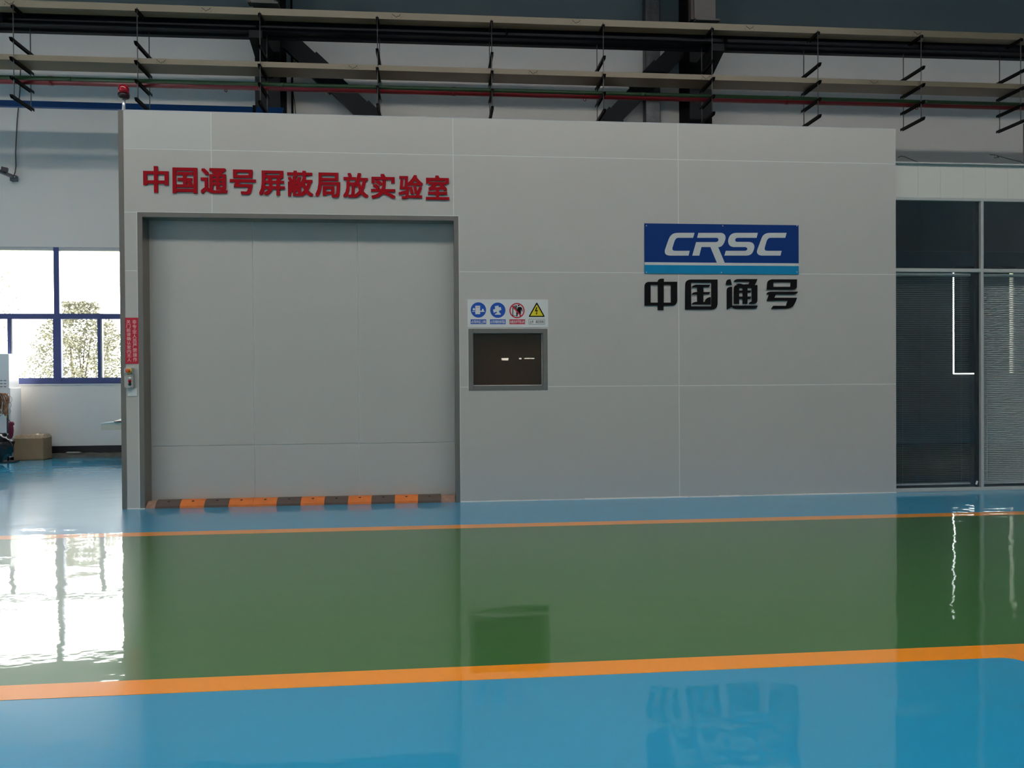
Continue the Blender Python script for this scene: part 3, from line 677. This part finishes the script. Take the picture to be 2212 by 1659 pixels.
# ------------------------------------------------------------------ columns, braces, ducts on the back wall
YC = 5.28
def colm(x0, x1, label):
    a, b = W(x0, 200, YC).x, W(x1, 200, YC).x
    t = thing('steel_column', label, 'column', ((a+b)/2, YC, 0), 'dark columns along the back wall')
    for y0, y1, w0, w1 in ((YC, YC+.025, a, b), (YB-.03, YB-.002, a, b)): box('flange', (w0, y0, 0), (w1, y1, HZ), DARK, t)
    box('web', ((a+b)/2-.09, YC+.025, 0), ((a+b)/2+.09, YB-.03, HZ), DARK, t)
    zc = W(x0, 90, YG).z if x0 < 1000 else W(x0, 118, YG).z
    zg = ga.z+(gb.z-ga.z)*((a+b)/2-ga.x)/(gb.x-ga.x)
    bm = bmesh.new(); off = P(t)
    vs = []
    for xx in ((a+b)/2-.10, (a+b)/2+.10): vs += [bm.verts.new(Vector(p)-off) for p in ((xx, YG-.2, zg-.001), (xx, YC, zg-.001), (xx, YC, zg-.42), (xx, YG-.2, zg-.12))]
    bm.faces.new(vs[:4]); bm.faces.new(vs[4:][::-1])
    for k in range(4): bm.faces.new((vs[k], vs[(k+1) % 4], vs[4+(k+1) % 4], vs[4+k]))
    bmesh.ops.recalc_face_normals(bm, faces=bm.faces); link('corbel', bm_me(bm), DARK, t)
    return t
colm(551, 605, 'dark steel column on the left with a brace leaning right')
colm(1490, 1538, 'dark steel column on the right with a brace leaning left')
def brace(p, q_, label, s):
    Y = 5.6; a, b = W(*p, Y), W(*q_, Y); d = b-a; a2, b2 = a, b+d*1.2
    t = thing('diagonal_brace', label, 'brace', (b2.x, Y, b2.z), 'diagonal braces on the back wall')
    beam('channel', a2, b2, .30, .16, DARK, t, Vector((0, 1, 0)))
    n = d.normalized(); mid = a+d*.42; beam('splice_plate', mid-n*.30, mid+n*.30, .36, .19, DARK, t, Vector((0, 1, 0)))
    e_ = a+d*.95; beam('splice_plate', e_-n*.12, e_+n*.12, .36, .19, DARK, t, Vector((0, 1, 0)))
brace((622, 88), (802, 256), 'dark diagonal brace descending to the right from the left column', 1)
brace((1465, 108), (1312, 268), 'dark diagonal brace descending to the left from the right column', -1)
a, b = W(1394, 200, 5.72).x, W(1426, 200, 5.72).x
dk = thing('wrapped_duct', 'silver foil-wrapped square duct on the back wall left of a column', 'duct', ((a+b)/2, 5.72, 0))
for k in range(7):
    z = k*1.35; box('duct_section', (a, 5.70, z), (b, YB-.002, z+1.33), FOIL, dk, .01)
    if k: box('joint_band', (a-.006, 5.697, z-.03), (b+.006, YB-.002, z+.02), FOIL, dk)
for (x0, x1, yb, lab) in ((1500, 1546, 40, 'cream vertical trunking ending above the upper tray, right of centre'), (540, 592, 3, 'cream vertical trunking ending above the upper tray, left of centre')):
    Y = YG-.36; a, b = W(x0, yb, Y), W(x1, yb, Y)
    t = thing('vertical_trunking', lab, 'trunking', (a.x, Y, a.z), 'vertical trunking drops')
    box('duct', (a.x, Y, a.z), (b.x, Y+.17, HZ), TRUNK, t, .002); box('end_lip', (a.x+.02, Y-.03, a.z-.03), (b.x+.06, Y+.17, a.z), TRUNK, t, .002)
    box('cover_edge', (a.x-.045, Y+.03, a.z), (a.x, Y+.17, HZ), mat('brown_trunking', (.10, .065, .05), .5), t)
a, b = wline(0, 223.5, 560, 238.5, YC-.05); b = a+(b-a)*((W(612, 239, YC-.05).x-a.x)/(b.x-a.x))
rl = thing('blue_rail', 'bright blue steel rail running behind the beacon to the left column', 'rail', (b.x, YC-.05, b.z))
hr = .048
profile_beam('channel', a, b, [(-.03, -hr), (.045, -hr), (.045, -hr+.012), (-.018, -hr+.012), (-.018, hr-.012), (.045, hr-.012), (.045, hr), (-.03, hr)], BLUEP, rl)
pb = W(551, 238, YC-.05); box('rail_clip', (pb.x-.03, YC-.09, pb.z-.06), (pb.x+.02, YC-.001, pb.z+.07), NAVY, rl)
pv = W(630, 200, 5.8); cd = thing('conduit', 'thin dark conduit on the back wall right of the left column', 'conduit', (pv.x, 5.86, 0))
tube('tube', [(pv.x, 5.86, 0), (pv.x, 5.86, 8)], .018, ARMM, cd)
tag(tube('loose_wire', [W(632, 140, 5.85), W(633, 200, 5.86), W(637, 225, 5.86), W(640, 262, 5.87), W(641, 400, 5.87)], .006, WIREM), 'thin loose black wire hanging beside the dark conduit', 'wire')
# far right: conduit and stray wires above the office
p = W(2203, 300, YF+.0); tag(tube('drop_conduit', [(p.x+.09, YF+.02, zlev(4, p.x)-.04), (p.x+.09, YF+.02, zhT)], .014, RODM), 'grey conduit dropping from the last hanger to the office roof', 'conduit')
tag(tube('roof_wire', [W(1940, 340, .12), W(1946, 337, .12), W(1955, 339, .12), W(1975, 347.5, .10), W(1990, 352, .09)], .004, WIREM), 'short dark wire curling over the office coping by the chamber', 'wire')
tag(tube('roof_wire', [W(2138, 334, .12), W(2150, 335, .12), W(2148, 341, .11), W(2158, 340, .12), W(2152, 336, .12), W(2178, 343, .12), W(2205, 349, .11), W(2209, 352, .1)], .004, WIREM), 'tangled dark wire on the office coping at the right edge', 'wire')

# ------------------------------------------------------------------ left bay contents
# kerb along the back wall
bm = bmesh.new(); xa, xb = -15.9, -2.8; nx, rows = 250, []
random.seed(5)
for i in range(nx+1):
    x = xa+(xb-xa)*i/nx; j = noise.noise(Vector((x*2.3, 0, 1)))*.02; hgt = .062+.016*noise.noise(Vector((x*4, 3, 1)))
    rows.append([bm.verts.new((x, 5.72+j, 0)), bm.verts.new((x, 5.735+j, hgt*.8)), bm.verts.new((x, 5.80, hgt)), bm.verts.new((x, YB-.001, hgt)), bm.verts.new((x, YB-.001, 0))])
for A, B in zip(rows, rows[1:]):
    for k in range(5): bm.faces.new((A[k], B[k], B[(k+1) % 5], A[(k+1) % 5]))
bm.faces.new(rows[0]); bm.faces.new(rows[-1][::-1]); bmesh.ops.recalc_face_normals(bm, faces=bm.faces)
struct(link('trim_1', bm_me(bm, 'kerb'), CONC))
def blob(name, c, r, mt, seed, amp=.25, freq=3, parent=None, sub=3, crease=0.0):
    bm = bmesh.new(); bmesh.ops.create_icosphere(bm, subdivisions=sub, radius=1)
    for v in bm.verts:
        d = 1+amp*noise.noise(v.co*freq+Vector((seed, 0, 0)))+crease*abs(noise.noise(v.co*freq*2.3+Vector((0, seed, 0))))
        v.co = Vector((v.co.x*r[0]*d, v.co.y*r[1]*d, v.co.z*r[2]*d))
    lo = min(v.co.z for v in bm.verts)
    for v in bm.verts: v.co += Vector(c)-P(parent)-Vector((0, 0, lo))
    return link(name, bm_me(bm, name, True), mt, parent)
p = W(158, 984, 5.76)
tag(blob('rubble_lump', (p.x, 5.775, .058), (.13, .035, .018), mat('pale_rubble', (.42, .38, .31), .9, var=.3, vscale=20), 4, .4), 'pale lump of rubble lying on the kerb under the window', 'rubble')
# cardboard box
a, b = W(33, 984, 5.45), W(97, 984, 5.45); zt = W(60, 939, 5.45).z
cbx = thing('cardboard_box', 'low brown cardboard box wrapped in film beside the kerb', 'box', ((a.x+b.x)/2, 5.45, 0))
zfl = 0.0
box('body', (a.x, 5.40, zfl), (b.x, 5.70, zt-.05), CARD, cbx, .006)
bm = bmesh.new(); n1, n2 = 24, 10; gr = []
for i in range(n1+1):
    gr.append([])
    for j in range(n2+1):
        x = a.x+(b.x-a.x)*i/n1; y = 5.395+.31*j/n2
        z = zt-.06+.085*(1 if 0 < j < n2 and 0 < i < n1 else 0)*(.6+.8*abs(noise.noise(Vector((x*9, y*9, 2)))))*(1-.35*(1-i/n1))
        gr[-1].append(bm.verts.new(Vector((x, y, z))-P(cbx)))
for i in range(n1):
    for j in range(n2): bm.faces.new((gr[i][j], gr[i+1][j], gr[i+1][j+1], gr[i][j+1]))
link('crumpled_film', bm_me(bm), FILM, cbx)
# white cabinet
a, b = W(-75, 900, 5.35), W(21.5, 820, 5.35)
cz = W(10, 764, 5.35).z
kb = thing('white_cabinet', 'white ventilated cabinet standing in front of the window at the left edge', 'cabinet', ((a.x+b.x)/2, 5.35, 0))
box('body', (a.x, 5.35, .05), (b.x, 5.70, W(20, 838, 5.35).z), CABW, kb, .006); box('upper_body', (a.x, 5.37, W(20, 838, 5.35).z), (W(17.5, 800, 5.35).x, 5.69, cz), CABW, kb, .006)
box('plinth', (a.x+.02, 5.37, 0), (b.x-.02, 5.69, .05), BLACK, kb)
for yy in (822, 828.6, 835):
    for x0, x1 in ((-12, -7), (-5, 0), (0.8, 5.5), (8.5, 13.5)):
        p0, p1 = W(x0, yy+.8, 5.37), W(x1, yy-.6, 5.37); box('vent_slot', (p0.x, 5.364, p0.z), (p1.x, 5.372, p1.z), BLACK, kb)
# stand with hanging cord bundle
Yp = 5.1
pp = W(17.5, 985, Yp)
stn = thing('cord_stand', 'slim dark post stand holding the brown cord coils', 'stand', (pp.x, Yp, 0))
zt = W(17, 852, Yp).z
tube('post', [(pp.x, Yp, .01), (pp.x, Yp, zt+.02)], .016, mat('post_dark', (.04, .03, .035), .5), stn, 10)
box('foot', (pp.x-.16, Yp-.12, 0), (pp.x+.12, Yp+.12, .02), BLACK, stn, .005); tube('hook', [(pp.x-.16, Yp-.03, zt+.02), (pp.x-.05, Yp-.03, zt), (pp.x, Yp, zt)], .009, BLACK, stn, 8)
cdl = thing('cord_bundle', 'brown tangled cord coils hanging at the left edge', 'cord', (pp.x-.05, Yp-.04, zt), None)
random.seed(11)
for k in range(30):
    cx = pp.x-.16+random.uniform(0, .15); L_ = random.uniform(.16, .36); wd = random.uniform(.02, .085); ln = random.uniform(-.05, .12); yy = Yp-.045-random.uniform(0, .08)
    pts = []
    for i in range(20):
        t = 2*math.pi*i/20; pts.append((cx+wd*math.sin(t)*(1+.5*math.cos(t))+ln*(1-math.cos(t))*.5, yy+.012*math.sin(3*t+k), zt+.02-L_*(1-math.cos(t))/2))
    tube('coil', pts, random.choice((.006, .0075, .009)), CORD if k % 6 else CORDW, cdl, 6, True)
for k in range(3):
    cx = pp.x+.045; pts = [(cx+.05*math.cos(2*math.pi*i/16), Yp-.05-k*.02, zt-.08-.09*k+.055*math.sin(2*math.pi*i/16)) for i in range(16)]
    tube('clear_loop', pts, .004, CORDW, cdl, 6, True)
tag(blob('rubbish_bag', (W(-2, 970, 4.9).x-.03, 4.80, 0), (.25, .16, .23), BAG, 7, .28, 2.2, None, 4, .30), 'black plastic rubbish bag slumped on the floor at the left edge', 'bag')
pk = W(26, 925, 5.2); zz = W(26, 941, 5.2).z
pc = thing('magenta_pouch', 'dark magenta cloth pouch hanging from the dark post stand', 'pouch', (pp.x+.03, 5.13, zz))
blob('cloth', (pk.x-.005, 5.16, zz-.05), (.048, .03, .13), PINK, 3, .3, 3, pc); blob('knot', (pk.x+.02, 5.16, W(26, 920, 5.2).z), (.035, .028, .035), PINK, 9, .2, 3, pc)
tube('cord', [(pp.x+.012, 5.1, W(20, 905, 5.1).z), (pk.x+.015, 5.15, W(26, 916, 5.2).z)], .005, PINK, pc, 6)
tag(blob('yellow_clip', (W(13, 900, 5.05).x, 5.06, W(13, 902, 5.05).z), (.011, .009, .010), mat('lime_plastic', (.5, .6, .02), .5), 2, .2), 'tiny lime-yellow clip hanging among the brown cords', 'clip')
# bench end behind the chamber
Yt = 4.7
bn = thing('work_bench', 'pale work bench end sticking out behind the chamber', 'bench', (W(300, 985, Yt).x, Yt, 0))
outl = [(220, 915), (262, 911.5), (470, 897), (470, 925), (262, 928), (220, 929.5)]
lp = [(w.x, w.z) for w in (W(x, y, Yt) for x, y in outl)]
shape('apron', [lp], Yt, .03, BENCH, bn)
tp = [(w.x, w.z) for w in (W(x, y, Yt) for x, y in [(220, 913.5), (262, 909.3), (470, 894), (470, 897.5), (262, 912), (220, 915.3)])]
shape('top', [tp], Yt+.75, .80, BENCHT, bn)
xe = W(470, 900, Yt).x
for x in (W(285, 900, Yt).x, xe-.06):
    for y in (Yt+.02, Yt+.68): box('leg', (x, y, 0), (x+.05, y+.05, W(300, 913, Yt).z), BENCH, bn)
w0, w1 = W(247, 911, Yt+.1), W(285, 909, Yt+.1)
hp = thing('white_dish', 'white-rimmed dark dome lying on the bench end', 'dish', ((w0.x+w1.x)/2, Yt+.12, w0.z))
r_ = (w1.x-w0.x)/2
lathe('dome', [(r_*.93, 0), (r_*.80, .018), (r_*.45, .034), (0, .040)], ((w0.x+w1.x)/2+.01, Yt+.03, w0.z), mat('dark_brown_dish', (.03, .01, .012), .4), hp)
lathe('rim', [(r_*.99, 0), (r_*.97, .012), (r_*.84, .026), (r_*.5, .044), (0, .050), (0, .046), (r_*.5, .040), (r_*.82, .02), (r_*.93, 0)], ((w0.x+w1.x)/2, Yt+.24, w0.z), WHITE, hp)
# wall camera
Yk = 5.55
cm = thing('wall_camera', 'small grey security camera on an arm bracket high on the left wall', 'camera', (W(28, 385, YB).x, YB, W(28, 385, YB).z))
o_, s_ = (0, 330), 18.43
a, b = q(385, 1110, 5.82), q(628, 890, 5.82)
box('mount_plate', (a.x, 5.82, a.z), (b.x, YB, b.z), mat('camera_grey', (.10, .11, .11), .45), cm, .004)
c1 = q(470, 930, 5.80); c2 = q(-250, 640, 5.5)
beam('arm', c1, c2, .05, .05, mat('camera_arm', (.20, .18, .18), .45), cm); h1 = q(60, 640, 5.6); h2 = q(310, 690, 5.62)
beam('camera_body', h1, h2, .07, .065, mat('camera_body', (.06, .045, .05), .4), cm); beam('stalk', q(160, 720, 5.6), q(215, 800, 5.65), .02, .02, BLACK, cm)
c = q(570, 955, 5.815); lathe('indicator', [(.0, 0), (.013, 0), (.011, .004), (0, .005)], (c.x, 5.82, c.z), WHITE, cm, 'Y', 10)
tag(tube('camera_cable', [q(560, 890, 5.86), q(605, 760, 5.88), q(635, 520, 5.885), W(33.5, 330, 5.885), W(37, 260, 5.885), W(43, 195, 5.885), W(45, 120, 5.885)], .009, mat('grey_cable', (.12, .115, .10), .7)), 'thin grey cable running up the wall from the security camera', 'cable')

# ------------------------------------------------------------------ trees outside
def tree(name, label, base, h, spread, nleaf, seed, trunk_h):
    random.seed(seed); t = thing(name, label, 'tree', base, 'trees outside the window')
    B = Vector(base); tips = []
    for s in range(7):
        a = random.uniform(0, 6.28); r = random.uniform(.1, .7)*spread
        tip = B+Vector((math.cos(a)*r, math.sin(a)*r*.6, h*random.uniform(.55, .98))); mid = B.lerp(tip, .5)+Vector((random.uniform(-.1, .1), 0, .1))
        tube('stem', [B+Vector((random.uniform(-.06, .06), 0, 0)), mid, tip], [.035, .022, .008], BARK, t, 6); tips += [(mid, tip)]
    V, F = [], []
    for k in range(nleaf):
        z = random.random(); w_ = spread*math.sin(math.pi*min(1, .14+.80*z))**.7
        a = random.uniform(0, 6.28); r = w_*math.sqrt(random.random())
        c = B+Vector((math.cos(a)*r, math.sin(a)*r*.7, trunk_h+(h-trunk_h)*z))
        if noise.noise(c*2.6+Vector((seed, 0, 0))) < -.16: continue
        d = Vector((random.uniform(-1, 1), random.uniform(-1, 1), random.uniform(-.8, .5))).normalized(); s = d.cross(Vector((random.uniform(-1, 1), random.uniform(-1, 1), random.uniform(-1, 1)))).normalized()
        L_ = random.uniform(.05, .09); w2 = L_*.28; i = len(V)
        V += [c-B, c+d*L_*.5+s*w2-B, c+d*L_-B, c+d*L_*.5-s*w2-B]; F.append((i, i+1, i+2, i+3))
    me = bpy.data.meshes.new('foliage'); me.from_pydata([tuple(v) for v in V], [], F); me.update()
    o = link('foliage', me, LEAF, t); o['kind'] = 'stuff'
YT = 11.0
p = W(172, 830, YT); ptop = W(172, 652, YT).z
tree('shrub_tree', 'bushy tree seen through the blue-framed window', (p.x, YT, -.25), ptop+.25, 1.12, 21000, 2, .6)
p = W(-40, 700, 14); tree('tall_tree', 'pale tree at the far left edge of the window', (p.x, 14, -.25), W(0, 520, 14).z+.25, .95, 3200, 8, 1.6)
for k, xx in enumerate((52, 108)):
    p = W(xx, 820, 12.5); tree('low_shrub', ['low pale shrub just above the sill left of the mullion', 'low pale shrub nearest the blue mullion'][k], (p.x, 12.5, -.25), W(xx, 800, 12.5).z+.25, .33, 600, 20+k, .3)
